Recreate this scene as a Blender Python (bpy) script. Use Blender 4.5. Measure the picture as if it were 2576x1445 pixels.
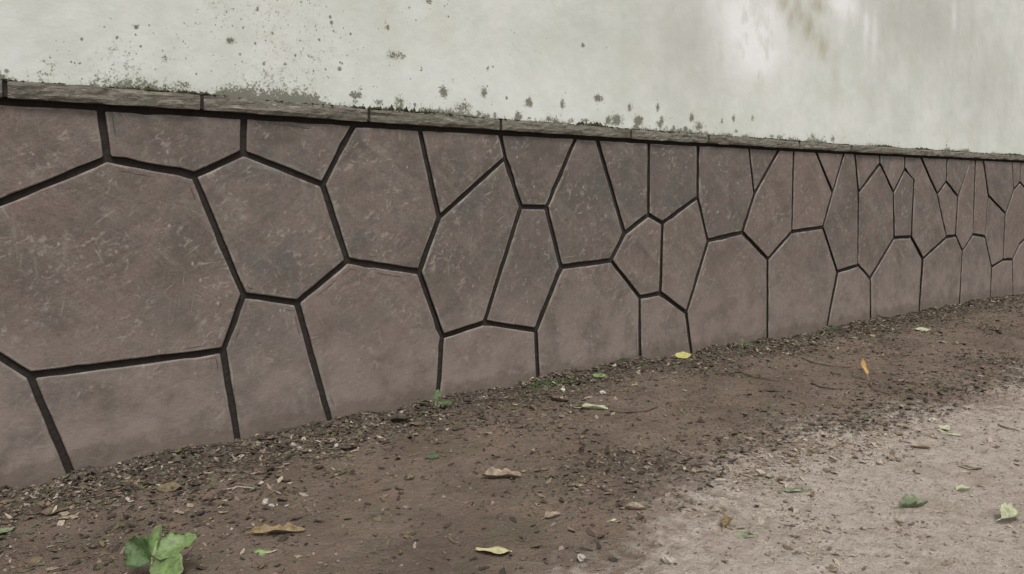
import bpy, math, random
import numpy as np
from mathutils import Vector

random.seed(11)
RNG = np.random.default_rng(11)
scene = bpy.context.scene
for o in list(bpy.data.objects):
    bpy.data.objects.remove(o)
C = scene.collection
R = math.radians

# ------------------------------------------------------------------ camera
# survey frame used for the measurements below: 2576 x 1445
FW, FH, FPX = 2576.0, 1445.0, 1900.0
PITCH, YAW = R(3.0), R(53.7)            # the view meets the wall at 53.7 degrees
CAM = Vector((0.0, -3.19, 1.0))
CY = 488.0 + FPX * math.tan(PITCH)      # row of the optical axis
cam = bpy.data.cameras.new('camera')
cam.sensor_width = 36.0
cam.lens = FPX / FW * 36.0
cam.shift_y = (CY - FH / 2) / FW
cam.clip_start, cam.clip_end = 0.05, 2000.0
camera = bpy.data.objects.new('camera', cam)
C.objects.link(camera)
camera.location = CAM
camera.rotation_euler = (math.pi / 2 - PITCH, 0.0, YAW - math.pi / 2)
scene.camera = camera
scene.render.resolution_x, scene.render.resolution_y = 1024, 574

# ------------------------------------------------------------------ sky, sun, exposure
SUN_EL, SUN_AZ = R(58.0), R(-112.0)      # high, behind the camera and a little left
world = bpy.data.worlds.new('World')
scene.world = world
world.use_nodes = True
wn, wl = world.node_tree.nodes, world.node_tree.links
wn.clear()
sky = wn.new('ShaderNodeTexSky')
sky.sky_type = 'NISHITA'
sky.sun_disc = False
sky.sun_elevation = SUN_EL
sky.sun_rotation = math.pi / 2 - SUN_AZ
sky.dust_density = 4.0
sky.air_density = 1.0
hs = wn.new('ShaderNodeHueSaturation')
hs.inputs['Saturation'].default_value = 0.32      # cloud cover greys the sky
bg = wn.new('ShaderNodeBackground')
bg.inputs['Strength'].default_value = 0.10
wo = wn.new('ShaderNodeOutputWorld')
wl.new(sky.outputs[0], hs.inputs['Color'])
wl.new(hs.outputs[0], bg.inputs['Color'])
wl.new(bg.outputs[0], wo.inputs['Surface'])

sun = bpy.data.lights.new('sun', 'SUN')
sun.energy = 1.5
sun.angle = R(20.0)
sun.color = (1.0, 0.965, 0.92)
sun_o = bpy.data.objects.new('sun', sun)
C.objects.link(sun_o)
sdir = Vector((math.cos(SUN_EL) * math.cos(SUN_AZ), math.cos(SUN_EL) * math.sin(SUN_AZ), math.sin(SUN_EL)))
sun_o.rotation_euler = sdir.to_track_quat('Z', 'Y').to_euler()
sun_o.location = (0, -6, 8)

scene.view_settings.view_transform = 'Standard'
scene.view_settings.look = 'None'
scene.view_settings.gamma = 1.0
scene.view_settings.exposure = 0.32

# ------------------------------------------------------------------ survey helpers
CAM_M = camera.rotation_euler.to_matrix()

def ray(px, py):
    return CAM_M @ Vector(((px - FW / 2) / FPX, -(py - CY) / FPX, -1.0))

def on_wall(px, py, y=0.0):
    """survey reading -> (x, z) on the vertical plane at y"""
    d = ray(px, py)
    t = (y - CAM.y) / d.y
    p = CAM + d * t
    return p.x, p.z

def on_ground(px, py, z=0.0):
    d = ray(px, py)
    t = (z - CAM.z) / d.z
    p = CAM + d * t
    return p.x, p.y

# ------------------------------------------------------------------ numpy value noise
def _hash(ix, iy, seed):
    h = (ix.astype(np.int64) * 374761393 + iy.astype(np.int64) * 668265263 + seed * 974711) & 0x7fffffff
    h = ((h ^ (h >> 13)) * 1274126177) & 0x7fffffff
    h = h ^ (h >> 16)
    return (h & 0xffff) / 65535.0

def vnoise(x, y, seed=0):
    x = np.asarray(x, float); y = np.asarray(y, float)
    ix, iy = np.floor(x), np.floor(y)
    fx, fy = x - ix, y - iy
    fx = fx * fx * (3 - 2 * fx); fy = fy * fy * (3 - 2 * fy)
    a = _hash(ix, iy, seed); b = _hash(ix + 1, iy, seed)
    c = _hash(ix, iy + 1, seed); d = _hash(ix + 1, iy + 1, seed)
    return (a * (1 - fx) + b * fx) * (1 - fy) + (c * (1 - fx) + d * fx) * fy

def fbm(x, y, seed=0, octv=4):
    s, a, n = 0.0, 0.5, 0.0
    for k in range(octv):
        s = s + a * vnoise(np.asarray(x) * 2 ** k + 17.3 * k, np.asarray(y) * 2 ** k - 9.1 * k, seed + k)
        n += a
        a *= 0.5
    return s / n

def sstep(a, b, x):
    t = np.clip((x - a) / (b - a), 0, 1)
    return t * t * (3 - 2 * t)

# ------------------------------------------------------------------ object helpers
def mesh_obj(name, verts, faces, mat, parent=None, smooth=False):
    me = bpy.data.meshes.new(name)
    me.from_pydata([tuple(v) for v in verts], [], faces)
    me.materials.append(mat)
    if smooth:
        me.shade_smooth()
    me.update()
    o = bpy.data.objects.new(name, me)
    C.objects.link(o)
    o.parent = parent
    return o

def tag(o, label=None, cat=None, group=None, kind=None):
    if label: o['label'] = label
    if cat: o['category'] = cat
    if group: o['group'] = group
    if kind: o['kind'] = kind
    return o

def grid_mesh(name, P, mat, parent=None, attrs=None, smooth=True):
    """P: (ny, nx, 3) array"""
    ny, nx = P.shape[:2]
    me = bpy.data.meshes.new(name)
    nv, nf = nx * ny, (nx - 1) * (ny - 1)
    me.vertices.add(nv)
    me.vertices.foreach_set('co', P.reshape(-1).astype(np.float32))
    j, i = np.meshgrid(np.arange(ny - 1), np.arange(nx - 1), indexing='ij')
    a = (j * nx + i).reshape(-1)
    q = np.stack([a, a + 1, a + nx + 1, a + nx], 1).astype(np.int32)
    me.loops.add(nf * 4)
    me.loops.foreach_set('vertex_index', q.reshape(-1))
    me.polygons.add(nf)
    me.polygons.foreach_set('loop_start', np.arange(0, nf * 4, 4, dtype=np.int32))
    me.polygons.foreach_set('use_smooth', np.full(nf, smooth))
    me.update(calc_edges=True)
    for k, v in (attrs or {}).items():
        at = me.attributes.new(k, 'FLOAT', 'POINT')
        at.data.foreach_set('value', np.asarray(v, np.float32).reshape(-1))
    me.materials.append(mat)
    o = bpy.data.objects.new(name, me)
    C.objects.link(o)
    o.parent = parent
    return o

# ------------------------------------------------------------------ material helpers
class NT:
    def __init__(s, name, rough=0.8, spec=0.3):
        s.m = bpy.data.materials.new(name)
        s.m.use_nodes = True
        s.t = s.m.node_tree
        s.n, s.l = s.t.nodes, s.t.links
        s.b = s.n['Principled BSDF']
        s.b.inputs['Roughness'].default_value = rough
        s.b.inputs['Specular IOR Level'].default_value = spec
        s.pos = s.n.new('ShaderNodeNewGeometry').outputs['Position']
    def put(s, sock, v):
        if isinstance(v, bpy.types.NodeSocket):
            s.l.new(v, sock)
        else:
            sock.default_value = v
    def mapped(s, scale, vec=None, loc=None, rot=(0, 0, 0)):
        n = s.n.new('ShaderNodeMapping')
        s.l.new(vec or s.pos, n.inputs['Vector'])
        n.inputs['Scale'].default_value = scale
        n.inputs['Rotation'].default_value = rot
        if loc is not None:
            s.put(n.inputs['Location'], loc)
        return n.outputs[0]
    def noise(s, scale, detail=4, rough=0.55, vec=None, dist=0.0):
        n = s.n.new('ShaderNodeTexNoise')
        s.l.new(vec or s.pos, n.inputs['Vector'])
        s.put(n.inputs['Scale'], scale)
        n.inputs['Detail'].default_value = detail
        n.inputs['Roughness'].default_value = rough
        n.inputs['Distortion'].default_value = dist
        return n.outputs['Fac']
    def voro(s, scale, feature='F1', vec=None, out='Distance'):
        n = s.n.new('ShaderNodeTexVoronoi')
        n.feature = feature
        s.l.new(vec or s.pos, n.inputs['Vector'])
        n.inputs['Scale'].default_value = scale
        return n.outputs[out]
    def ramp(s, fac, a, b, lo=0.0, hi=1.0):
        n = s.n.new('ShaderNodeMapRange')
        n.interpolation_type = 'SMOOTHSTEP'
        s.put(n.inputs['Value'], fac)
        s.put(n.inputs['From Min'], a); s.put(n.inputs['From Max'], b)
        s.put(n.inputs['To Min'], lo); s.put(n.inputs['To Max'], hi)
        return n.outputs['Result']
    def math(s, op, a, b=0.0):
        n = s.n.new('ShaderNodeMath')
        n.operation = op
        s.put(n.inputs[0], a); s.put(n.inputs[1], b)
        return n.outputs[0]
    def mix(s, fac, a, b, mode='MIX'):
        n = s.n.new('ShaderNodeMix')
        n.data_type = 'RGBA'
        n.blend_type = mode
        s.put(n.inputs['Factor'], fac)
        s.put(n.inputs['A'], (*a, 1) if isinstance(a, tuple) else a)
        s.put(n.inputs['B'], (*b, 1) if isinstance(b, tuple) else b)
        return n.outputs['Result']
    def attr(s, name):
        n = s.n.new('ShaderNodeAttribute')
        n.attribute_name = name
        return n.outputs['Fac']
    def objrand(s):
        return s.n.new('ShaderNodeObjectInfo').outputs['Random']
    def bump(s, h, strength=0.5, dist=0.01):
        n = s.n.new('ShaderNodeBump')
        n.inputs['Strength'].default_value = strength
        n.inputs['Distance'].default_value = dist
        s.l.new(h, n.inputs['Height'])
        s.l.new(n.outputs[0], s.b.inputs['Normal'])
    def color(s, c):
        s.put(s.b.inputs['Base Color'], (*c, 1) if isinstance(c, tuple) else c)
        return s.m

def mat_stone():
    m = NT('reddish_grey_stone', 0.62, 0.35)
    rnd, edge = m.objrand(), m.attr('edge')
    cv = m.n.new('ShaderNodeCombineXYZ')
    m.put(cv.inputs[0], m.math('MULTIPLY', rnd, 37.0)); m.put(cv.inputs[2], m.math('MULTIPLY', rnd, 91.0))
    p = m.mapped((1, 1, 1), loc=cv.outputs[0])
    def shifted(x, z): return m.mapped((1, 1, 1), p, (x, 0, z))
    big = m.noise(3.0, 5, 0.6, p, 0.6)
    mid = m.noise(11, 6, 0.66, p, 0.5)
    fine = m.noise(95, 4, 0.75, p)
    c = m.mix(m.ramp(big, 0.38, 0.62), (0.108, 0.088, 0.073), (0.212, 0.166, 0.144))
    c = m.mix(m.ramp(mid, 0.46, 0.66, 0, 0.75), c, (0.150, 0.140, 0.100))                      # ochre-green bloom
    c = m.mix(m.ramp(m.noise(4.5, 5, 0.6, shifted(5.1, 3.3), 1.0), 0.50, 0.66, 0, 0.65), c, (0.200, 0.142, 0.128))   # iron-red clouds
    c = m.mix(m.ramp(m.noise(3.8, 5, 0.6, shifted(1.7, 8.3), 1.0), 0.50, 0.66, 0, 0.75), c, (0.104, 0.106, 0.096))   # slate clouds
    c = m.mix(m.ramp(m.noise(6.5, 5, 0.65, shifted(7.9, 1.3), 0.8), 0.53, 0.70, 0, 0.6), c, (0.250, 0.220, 0.192)) # limey clouds
    c = m.mix(m.ramp(m.math('FRACT', m.math('MULTIPLY', rnd, 13.7)), 0.0, 1.0, 0.1, 0.55), c, m.mix(m.ramp(m.math('FRACT', m.math('MULTIPLY', rnd, 7.3)), 0.4, 0.6), (0.200, 0.148, 0.122), (0.124, 0.108, 0.093)))
    c = m.mix(m.ramp(m.noise(26, 5, 0.7, shifted(2.9, 4.3)), 0.50, 0.70, 0, 0.5), c, (0.225, 0.185, 0.158))
    c = m.mix(m.ramp(m.noise(48, 4, 0.75, shifted(1.2, 7.3)), 0.52, 0.66, 0, 0.5), c, (0.092, 0.074, 0.062))
    # long diagonal rubs left by splitting
    for k, rot in enumerate((33, -41)):
        rb = m.noise(5.5, 5, 0.65, m.mapped((0.35, 1, 2.2), m.mapped((1, 1, 1), p, (k * 5.3, 0, 1.0), (0, R(rot), 0))))
        c = m.mix(m.ramp(rb, 0.52, 0.66, 0, 0.45), c, ((0.098, 0.086, 0.072), (0.235, 0.195, 0.168))[k])
    # pale lime runs drawn downwards
    run = m.noise(15, 4, 0.6, m.mapped((2.6, 1, 0.30), p))
    c = m.mix(m.math('MULTIPLY', m.ramp(run, 0.53, 0.68, 0, 0.5), m.ramp(m.noise(4, 4, 0.6, shifted(3, 6)), 0.52, 0.64)), c, (0.30, 0.265, 0.225))
    # chalky scuffs, short and broken
    chk = m.noise(30, 5, 0.72, m.mapped((0.8, 1, 1.3), m.mapped((1, 1, 1), p, (2.2, 0, 5.5), (0, R(35), 0))), 0.6)
    c = m.mix(m.math('MULTIPLY', m.ramp(chk, 0.53, 0.63, 0, 0.75), m.ramp(m.noise(5, 4, 0.6, shifted(4.4, 0.7)), 0.44, 0.58)), c, (0.33, 0.29, 0.25))
    # pale scratches at several slants
    for k, (rot, f) in enumerate(((38, 20), (-62, 24), (4, 18), (-28, 30), (80, 22))):
        sc = m.noise(f, 3, 0.5, m.mapped((0.32, 1, 5.5), m.mapped((1, 1, 1), p, (k * 3.1, 0, 0), (0, R(rot), 0))))
        gate = m.ramp(m.noise(4.2, 3, 0.6, shifted(k * 4.7, 2 + k)), 0.52, 0.66)
        c = m.mix(m.math('MULTIPLY', m.ramp(sc, 0.61, 0.68, 0, 0.6), gate), c, (0.36, 0.31, 0.27))
    # chips: lime specks and dark pits
    sp = m.voro(24, vec=m.mapped((1, 1, .6), p))
    c = m.mix(m.math('MULTIPLY', m.ramp(sp, 0.17, 0.05, 0, 0.85), m.ramp(m.noise(9, 3, 0.6, p), 0.47, 0.58)), c, (0.40, 0.36, 0.32))
    sp2 = m.voro(42, vec=shifted(3.7, 1.1))
    c = m.mix(m.math('MULTIPLY', m.ramp(sp2, 0.13, 0.05, 0, 0.75), m.ramp(m.noise(8, 3, 0.6, shifted(9, 2)), 0.52, 0.62)), c, (0.06, 0.05, 0.042))
    c = m.mix(m.ramp(fine, 0.40, 0.72, 0.0, 0.36), c, (0.080, 0.066, 0.056))
    # dust thrown up from the soil on the foot of the wall
    sep = m.n.new('ShaderNodeSeparateXYZ'); m.l.new(m.pos, sep.inputs[0])
    dust = m.math('MULTIPLY', m.ramp(sep.outputs[2], 0.78, 0.02), m.ramp(m.noise(6, 5, 0.65), 0.3, 0.66, 0.15, 0.9))
    c = m.mix(dust, c, (0.275, 0.222, 0.192))
    c = m.mix(m.ramp(rnd, 0, 1, 0.0, 0.12), c, (0.115, 0.098, 0.090))
    # cement smeared along the margins, and the pale rim of painted light on the edges
    smear = m.math('MULTIPLY', m.ramp(m.math('ADD', edge, m.ramp(mid, 0.3, 0.7, -0.35, 0.35)), 0.55, 1.15), m.ramp(m.noise(4, 4, 0.6, shifted(6, 6)), 0.50, 0.64, 0.0, 0.8))
    c = m.mix(smear, c, (0.225, 0.215, 0.185))
    rim = m.math('MULTIPLY', m.ramp(m.math('ADD', edge, m.ramp(m.noise(60, 4, 0.7, p), 0.3, 0.7, -0.10, 0.06)), 0.86, 0.96), m.ramp(m.noise(7, 4, 0.6, shifted(8, 3)), 0.46, 0.62, 0.04, 0.75))  # light on the bevelled edges, painted as a patchy pale rim
    c = m.mix(rim, c, (0.30, 0.268, 0.232))
    mud = m.ramp(m.math('ADD', sep.outputs[2], m.ramp(m.noise(14, 6, 0.7), 0.3, 0.7, -0.035, 0.035)), 0.072, 0.012, 0, 0.55)
    c = m.mix(mud, c, (0.130, 0.100, 0.078))
    wob = m.math('ADD', 0.34, m.math('MULTIPLY', m.noise(9, 3, 0.5, shifted(4, 1)), 0.5))
    line = m.ramp(m.math('ABSOLUTE', m.math('SUBTRACT', edge, wob)), 0.075, 0.03)
    c = m.mix(m.math('MULTIPLY', m.math('MULTIPLY', line, m.ramp(edge, 0.05, 0.15)), m.ramp(m.noise(3.4, 3, 0.6, shifted(2, 9)), 0.58, 0.64, 0, 0.8)), c, (0.045, 0.038, 0.032))
    h = m.math('ADD', m.math('MULTIPLY', mid, 1.0), m.math('MULTIPLY', fine, 0.35))
    m.bump(m.math('ADD', h, m.math('MULTIPLY', m.noise(30, 5, 0.7, p), 0.6)), 0.32, 0.014)
    m.put(m.b.inputs['Roughness'], m.ramp(mid, 0.3, 0.7, 0.5, 0.75))
    return m.color(c)

def mat_mortar():
    m = NT('dark_mortar', 0.9, 0.15)
    n = m.noise(40, 4)
    c = m.mix(n, (0.020, 0.017, 0.015), (0.055, 0.046, 0.039))
    m.bump(n, 0.6, 0.01)
    return m.color(c)

def mat_coping():
    m = NT('weathered_coping', 0.85, 0.2)
    rnd = m.objrand()
    st = m.noise(11, 6, 0.7, m.mapped((1.2, 1, 5)), 0.8)
    st2 = m.noise(20, 6, 0.75, m.mapped((0.7, 1, 3.6)), 1.2)
    c = m.mix(m.ramp(st, 0.3, 0.7), (0.122, 0.110, 0.090), (0.235, 0.216, 0.182))
    c = m.mix(m.ramp(st2, 0.52, 0.64, 0, 0.8), c, (0.40, 0.375, 0.32))
    c = m.mix(m.ramp(st2, 0.45, 0.36, 0, 0.8), c, (0.05, 0.044, 0.034))
    c = m.mix(m.ramp(m.noise(7, 3), 0.5, 0.7, 0, 0.4), c, (0.10, 0.105, 0.055))
    c = m.mix(m.ramp(m.noise(5, 3, 0.5, m.mapped((1, 1, 1), loc=(3, 1, 2))), 0.6, 0.72, 0, 0.35), c, (0.19, 0.125, 0.10))
    c = m.mix(m.ramp(rnd, 0, 1, 0, 0.25), c, (0.13, 0.122, 0.09))
    m.bump(m.math('ADD', st2, st), 0.7, 0.008)
    return m.color(c)

def mat_plaster():
    m = NT('limewashed_plaster', 0.85, 0.2)
    mould, grime, clean, warm = (m.attr(k) for k in ('mould', 'grime', 'clean', 'warm'))
    c = m.mix(m.ramp(m.noise(2.4, 6, 0.66), 0.35, 0.65), (0.605, 0.628, 0.572), (0.69, 0.71, 0.668))
    c = m.mix(m.ramp(m.noise(5, 5, 0.6, m.mapped((1, 1, 0.6))), 0.50, 0.72, 0, 0.35), c, (0.61, 0.60, 0.51))
    streak = m.noise(3.2, 6, 0.62, m.mapped((1.6, 1, 0.30)), 0.3)
    c = m.mix(m.math('MULTIPLY', m.ramp(streak, 0.42, 0.72), m.ramp(grime, 0.0, 1.0, 0.10, 0.42)), c, (0.43, 0.43, 0.38))
    c = m.mix(m.ramp(grime, 0.0, 1.0, 0.0, 0.72), c, (0.43, 0.435, 0.385))
    c = m.mix(m.math('MULTIPLY', warm, m.ramp(m.noise(6, 5, 0.62, m.mapped((1.2, 1, 0.7))), 0.28, 0.6, 0.25, 1.0)), c, (0.385, 0.365, 0.265))
    c = m.mix(m.math('MULTIPLY', clean, m.ramp(m.noise(3.5, 5, 0.6, m.mapped((1.3, 1, 0.7))), 0.38, 0.52, 0.25, 1.0)), c, (0.82, 0.82, 0.81))
    # hairline scuffs
    sc = m.noise(30, 3, 0.5, m.mapped((0.25, 1, 4)))
    c = m.mix(m.ramp(sc, 0.66, 0.74, 0, 0.25), c, (0.52, 0.50, 0.42))
    # mould: flecks whose number follows the measured density, and soft bloom
    thr = m.math('SUBTRACT', 0.83, m.math('MULTIPLY', mould, 0.42))
    n1 = m.noise(42, 5, 0.7, m.mapped((1.2, 1, 0.8)))
    n2 = m.noise(130, 3, 0.6)
    nn = m.math('ADD', m.math('MULTIPLY', n1, 0.55), m.math('MULTIPLY', n2, 0.45))
    soft = m.ramp(nn, m.math('SUBTRACT', thr, 0.09), m.math('ADD', thr, 0.05))
    hard = m.ramp(nn, thr, m.math('ADD', thr, 0.05))
    tint = m.mix(m.ramp(m.noise(4, 3), 0.35, 0.65), (0.25, 0.26, 0.13), (0.27, 0.235, 0.185))
    c = m.mix(m.math('MULTIPLY', soft, 0.55), c, tint)
    c = m.mix(m.math('MULTIPLY', hard, 0.72), c, (0.105, 0.105, 0.08))
    dots = 0.0
    for sc, k in ((13, 0.20), (23, 0.22), (36, 0.25), (60, 0.24)):
        wv = m.mapped((1.0, 0.0, 0.85), loc=(k * 30, 0, k * 11))
        dn = m.voro(sc, vec=m.mix(0.012 * 15 / sc, wv, m.n.new('ShaderNodeTexNoise').outputs['Color']))
        cell = m.n.new('ShaderNodeSeparateColor')
        m.l.new(m.voro(sc, vec=wv, out='Color'), cell.inputs[0])
        rad = m.math('MULTIPLY', m.ramp(cell.outputs[0], 0.45, 1.0), m.math('MULTIPLY', m.math('POWER', m.math('MINIMUM', m.math('MULTIPLY', mould, 2.2), 1.0), 0.7), k))
        dots = m.math('MAXIMUM', dots, m.math('MULTIPLY', m.ramp(dn, rad, m.math('MULTIPLY', rad, 0.6)), m.ramp(rad, 0.015, 0.05)))
    c = m.mix(m.math('MULTIPLY', dots, 0.78), c, (0.12, 0.12, 0.10))
    h = m.math('ADD', m.math('MULTIPLY', m.noise(18, 5, 0.6), 1.0), m.math('MULTIPLY', hard, -0.3))
    m.bump(h, 0.25, 0.012)
    return m.color(c)

def mat_ground():
    m = NT('earth', 0.95, 0.12)
    dry, damp_shade = m.attr('dry'), m.attr('damp_shade')  # dry: weight of the paler ground colour
    a = m.noise(2.2, 6, 0.66)
    b = m.noise(22, 6, 0.68)
    f = m.noise(110, 4, 0.7)
    fl = m.noise(60, 5, 0.65, m.mapped((1, 1, 1), rot=(0, 0, R(20))))
    soil = m.mix(m.ramp(a, 0.3, 0.7), (0.150, 0.112, 0.086), (0.250, 0.190, 0.150))
    soil = m.mix(m.ramp(b, 0.50, 0.66, 0, 0.75), soil, (0.105, 0.090, 0.060))
    soil = m.mix(m.ramp(m.noise(5, 4), 0.50, 0.66, 0, 0.5), soil, (0.235, 0.165, 0.125))
    soil = m.mix(m.ramp(m.noise(4, 4, 0.6, m.mapped((1, 1, 1), loc=(9, 2, 0))), 0.50, 0.66, 0, 0.5), soil, (0.155, 0.140, 0.092))
    dr = m.mix(m.ramp(b, 0.35, 0.68), (0.42, 0.352, 0.296), (0.54, 0.468, 0.404))  # colour of the paler ground area
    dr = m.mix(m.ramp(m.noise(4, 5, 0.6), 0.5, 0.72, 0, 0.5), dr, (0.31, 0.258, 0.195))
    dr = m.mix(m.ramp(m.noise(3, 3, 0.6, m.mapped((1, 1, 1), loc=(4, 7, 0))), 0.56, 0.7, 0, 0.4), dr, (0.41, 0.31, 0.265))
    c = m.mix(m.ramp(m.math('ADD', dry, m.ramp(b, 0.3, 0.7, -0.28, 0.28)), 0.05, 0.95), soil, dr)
    dk = m.mix(m.ramp(b, 0.35, 0.65), (0.040, 0.031, 0.025), (0.105, 0.086, 0.068))
    c = m.mix(m.math('MULTIPLY', damp_shade, m.ramp(b, 0.3, 0.65, 0.45, 1.0)), c, dk)
    c = m.mix(m.math('MULTIPLY', m.attr('moss'), m.ramp(m.noise(30, 4), 0.42, 0.6)), c, (0.045, 0.075, 0.022))
    c = m.mix(m.ramp(f, 0.55, 0.75, 0, 0.5), c, m.mix(0.5, c, (0.03, 0.025, 0.02)))
    c = m.mix(m.ramp(fl, 0.60, 0.70, 0, 0.35), c, m.mix(0.5, c, (0.42, 0.36, 0.30)))
    h = m.math('ADD', m.math('MULTIPLY', b, 1.0), m.math('ADD', m.math('MULTIPLY', f, 0.55), m.math('MULTIPLY', fl, 0.5)))
    m.bump(h, 1.0, 0.022)
    return m.color(c)

def mat_leaf(name, c1, c2, rough=0.6, trans=0.0):
    m = NT(name, rough, 0.3)
    rnd = m.objrand()
    a = m.noise(45, 4, 0.6)
    c = m.mix(m.ramp(a, 0.35, 0.65), c1, c2)
    c = m.mix(m.ramp(m.noise(130, 3), 0.54, 0.68, 0, 0.6), c, tuple(x * 0.45 for x in c1))
    c = m.mix(m.ramp(m.noise(28, 4, 0.65), 0.5, 0.66, 0, 0.45), c, (0.12, 0.092, 0.07))
    m.bump(a, 0.4, 0.004)
    return m.color(c)

def mat_varied(name, cols, rough=0.85):
    """colour per piece from the 'tone' attribute"""
    m = NT(name, rough, 0.2)
    t = m.attr('tone')
    n = m.n.new('ShaderNodeValToRGB')
    n.color_ramp.interpolation = 'CONSTANT'
    el = n.color_ramp.elements
    while len(el) < len(cols):
        el.new(0.5)
    for k, c in enumerate(cols):
        el[k].position = k / len(cols)
        el[k].color = (*c, 1)
    m.l.new(t, n.inputs[0])
    a = m.noise(160, 3)
    c = m.mix(m.ramp(a, 0.4, 0.7, 0, 0.45), n.outputs[0], (0.06, 0.05, 0.04))
    return m.color(c)

M_STONE, M_MORTAR, M_COPING, M_PLASTER, M_GROUND = mat_stone(), mat_mortar(), mat_coping(), mat_plaster(), mat_ground()

# ------------------------------------------------------------------ measured lines
COP_TOP = [(-420, 172), (0, 200), (513, 239), (930, 274), (1057, 284), (1262, 300), (1632, 328), (1994, 355), (2300, 375), (2576, 392)]
COP_BOT = [(-420, 219), (0, 245), (513, 276), (930, 306), (1057, 315), (1262, 327), (1632, 351), (1994, 373), (2300, 390), (2576, 404)]
TOP_LINE = [(-420, 230), (0, 256), (510, 285), (930, 314), (1057, 323), (1262, 335), (1632, 356), (1994, 377), (2300, 393), (2576, 407)]
FOOT = [(-420, 1330), (0, 1242), (70, 1228), (205, 1194), (360, 1168), (480, 1135), (606, 1106), (720, 1085), (843, 1056), (960, 1042),
        (1100, 1012), (1230, 985), (1357, 953), (1480, 932), (1612, 907), (1745, 886), (1830, 878), (1932, 857), (2075, 829), (2192, 808),
        (2312, 785), (2414, 765), (2492, 751), (2550, 746), (2640, 728)]

def lerp_line(line, px):
    xs, ys = zip(*line)
    if px > xs[-1]:
        return ys[-1] + (px - xs[-1]) * (ys[-1] - ys[-2]) / (xs[-1] - xs[-2])
    return float(np.interp(px, xs, ys))

Y_STONE, Y_COP, Y_MORT, Y_PLAST = 0.0, -0.030, 0.016, 0.012
def wall_line(line, y):
    pts = [on_wall(px, py, y) for px, py in line]
    return np.array([p[0] for p in pts]), np.array([p[1] for p in pts])
CT, CB, FT = wall_line(COP_TOP, Y_COP), wall_line(COP_BOT, Y_COP), wall_line(FOOT, Y_STONE)
z_top = lambda x: np.interp(x, *CT)
z_bot = lambda x: np.interp(x, *CB)
z_foot = lambda x: np.interp(x, *FT)
X_L, X_R = on_wall(-330, 700)[0], on_wall(2640, 700)[0]
WALL_L, WALL_R = X_L - 3.0, X_R + 6.0

# ------------------------------------------------------------------ ground
def poly_dist(px, py, poly):
    """signed distance, positive inside"""
    d = np.full(px.shape, 1e9); ins = np.zeros(px.shape, bool)
    n = len(poly)
    for i in range(n):
        (ax, ay), (bx, by) = poly[i], poly[(i + 1) % n]
        ex, ey = bx - ax, by - ay
        t = np.clip(((px - ax) * ex + (py - ay) * ey) / (ex * ex + ey * ey + 1e-12), 0, 1)
        d = np.minimum(d, np.hypot(px - ax - t * ex, py - ay - t * ey))
        c = ((ay > py) != (by > py)) & (px < ex * (py - ay) / (by - ay + 1e-12) + ax)
        ins ^= c
    return np.where(ins, d, -d)

PALE_AREA = [on_ground(*p) for p in ((1570, 1500), (1700, 1345), (1770, 1240), (1880, 1150), (2030, 1098), (2230, 1075), (2380, 1040), (2480, 1010), (2640, 950), (2760, 915))]  # outline of the paler ground area
PALE_AREA += [(12.0, -2.9), (12.0, -9.0), (-0.2, -9.0), (-0.1, -4.0)]

def g_height(x, y):
    x = np.asarray(x, float); y = np.asarray(y, float)
    zf = z_foot(x)
    d = np.clip(-y, 0, None)
    bank = np.exp(-d / 0.28)
    near = np.exp(-d / 0.12)
    inr = sstep(30, 14, np.abs(x))
    z = zf * bank * inr
    z = z + (fbm(x * 4.5, y * 2 + 5, 7, 4) - 0.45) * 0.075 * np.exp(-d / 0.11) * inr
    z = z + (fbm(x * 1.3, y * 1.3, 3) - 0.5) * 0.05 * sstep(0.05, 0.7, d)
    z = z + (fbm(x * 7, y * 7, 5, 4) - 0.5) * (0.012 + 0.018 * np.exp(-d / 0.3)) * inr
    z = z + (fbm(x * 28, y * 28, 9, 3) - 0.5) * (0.013 + 0.018 * np.exp(-d / 0.35)) * inr
    return z

def axis(lo, hi, step, far):
    core = np.arange(lo, hi + step, step)
    out, s, v = [], step, hi
    while v < far:
        s *= 1.25; v += s; out.append(v)
    inn, s, v = [], step, lo
    while v > -far:
        s *= 1.25; v -= s; inn.append(v)
    return np.array(inn[::-1] + list(core) + out)

gx, gy = axis(-3.0, 9.2, 0.0135, 300), axis(-3.6, 0.05, 0.0125, 300)
GX, GY = np.meshgrid(gx, gy)
GZ = g_height(GX, GY)
GZ = np.where(GY > 0.06, z_foot(GX) * 0.5, GZ)
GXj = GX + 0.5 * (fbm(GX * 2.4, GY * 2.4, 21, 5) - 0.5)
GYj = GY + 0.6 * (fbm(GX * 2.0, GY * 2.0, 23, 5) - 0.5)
dry = sstep(-0.38, 0.34, poly_dist(GXj, GYj, PALE_AREA))  # weight of the paler ground colour, soft at the border
dd = -GY
damp_shade = sstep(0.60, 0.05, dd + 0.55 * (fbm(GX * 3.2, GY * 4, 31) - 0.5)) * 0.95  # dark damp soil by the wall, contact shade painted in with it
damp_shade = np.maximum(damp_shade, 0.35 * sstep(0.5, 0.75, fbm(GX * 2, GY * 3, 35)) * (1 - dry))
moss = sstep(0.5, 0.1, dd) * sstep(0.45, 0.7, fbm(GX * 2.5, GY * 3, 41)) * sstep(0.5, 3.0, GX)
ground = grid_mesh('ground', np.stack([GX, GY, GZ], 2), M_GROUND, None, {'dry': dry, 'damp_shade': damp_shade, 'moss': moss})
tag(ground, 'brown earth path strewn with leaf litter along the wall', 'ground', kind='structure')
del ground['category']

# ------------------------------------------------------------------ the wall
wall = bpy.data.objects.new('boundary_wall', None)
C.objects.link(wall)
tag(wall, 'white plastered wall with a dado of irregular brown stone slabs and a ledge', 'wall')

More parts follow.
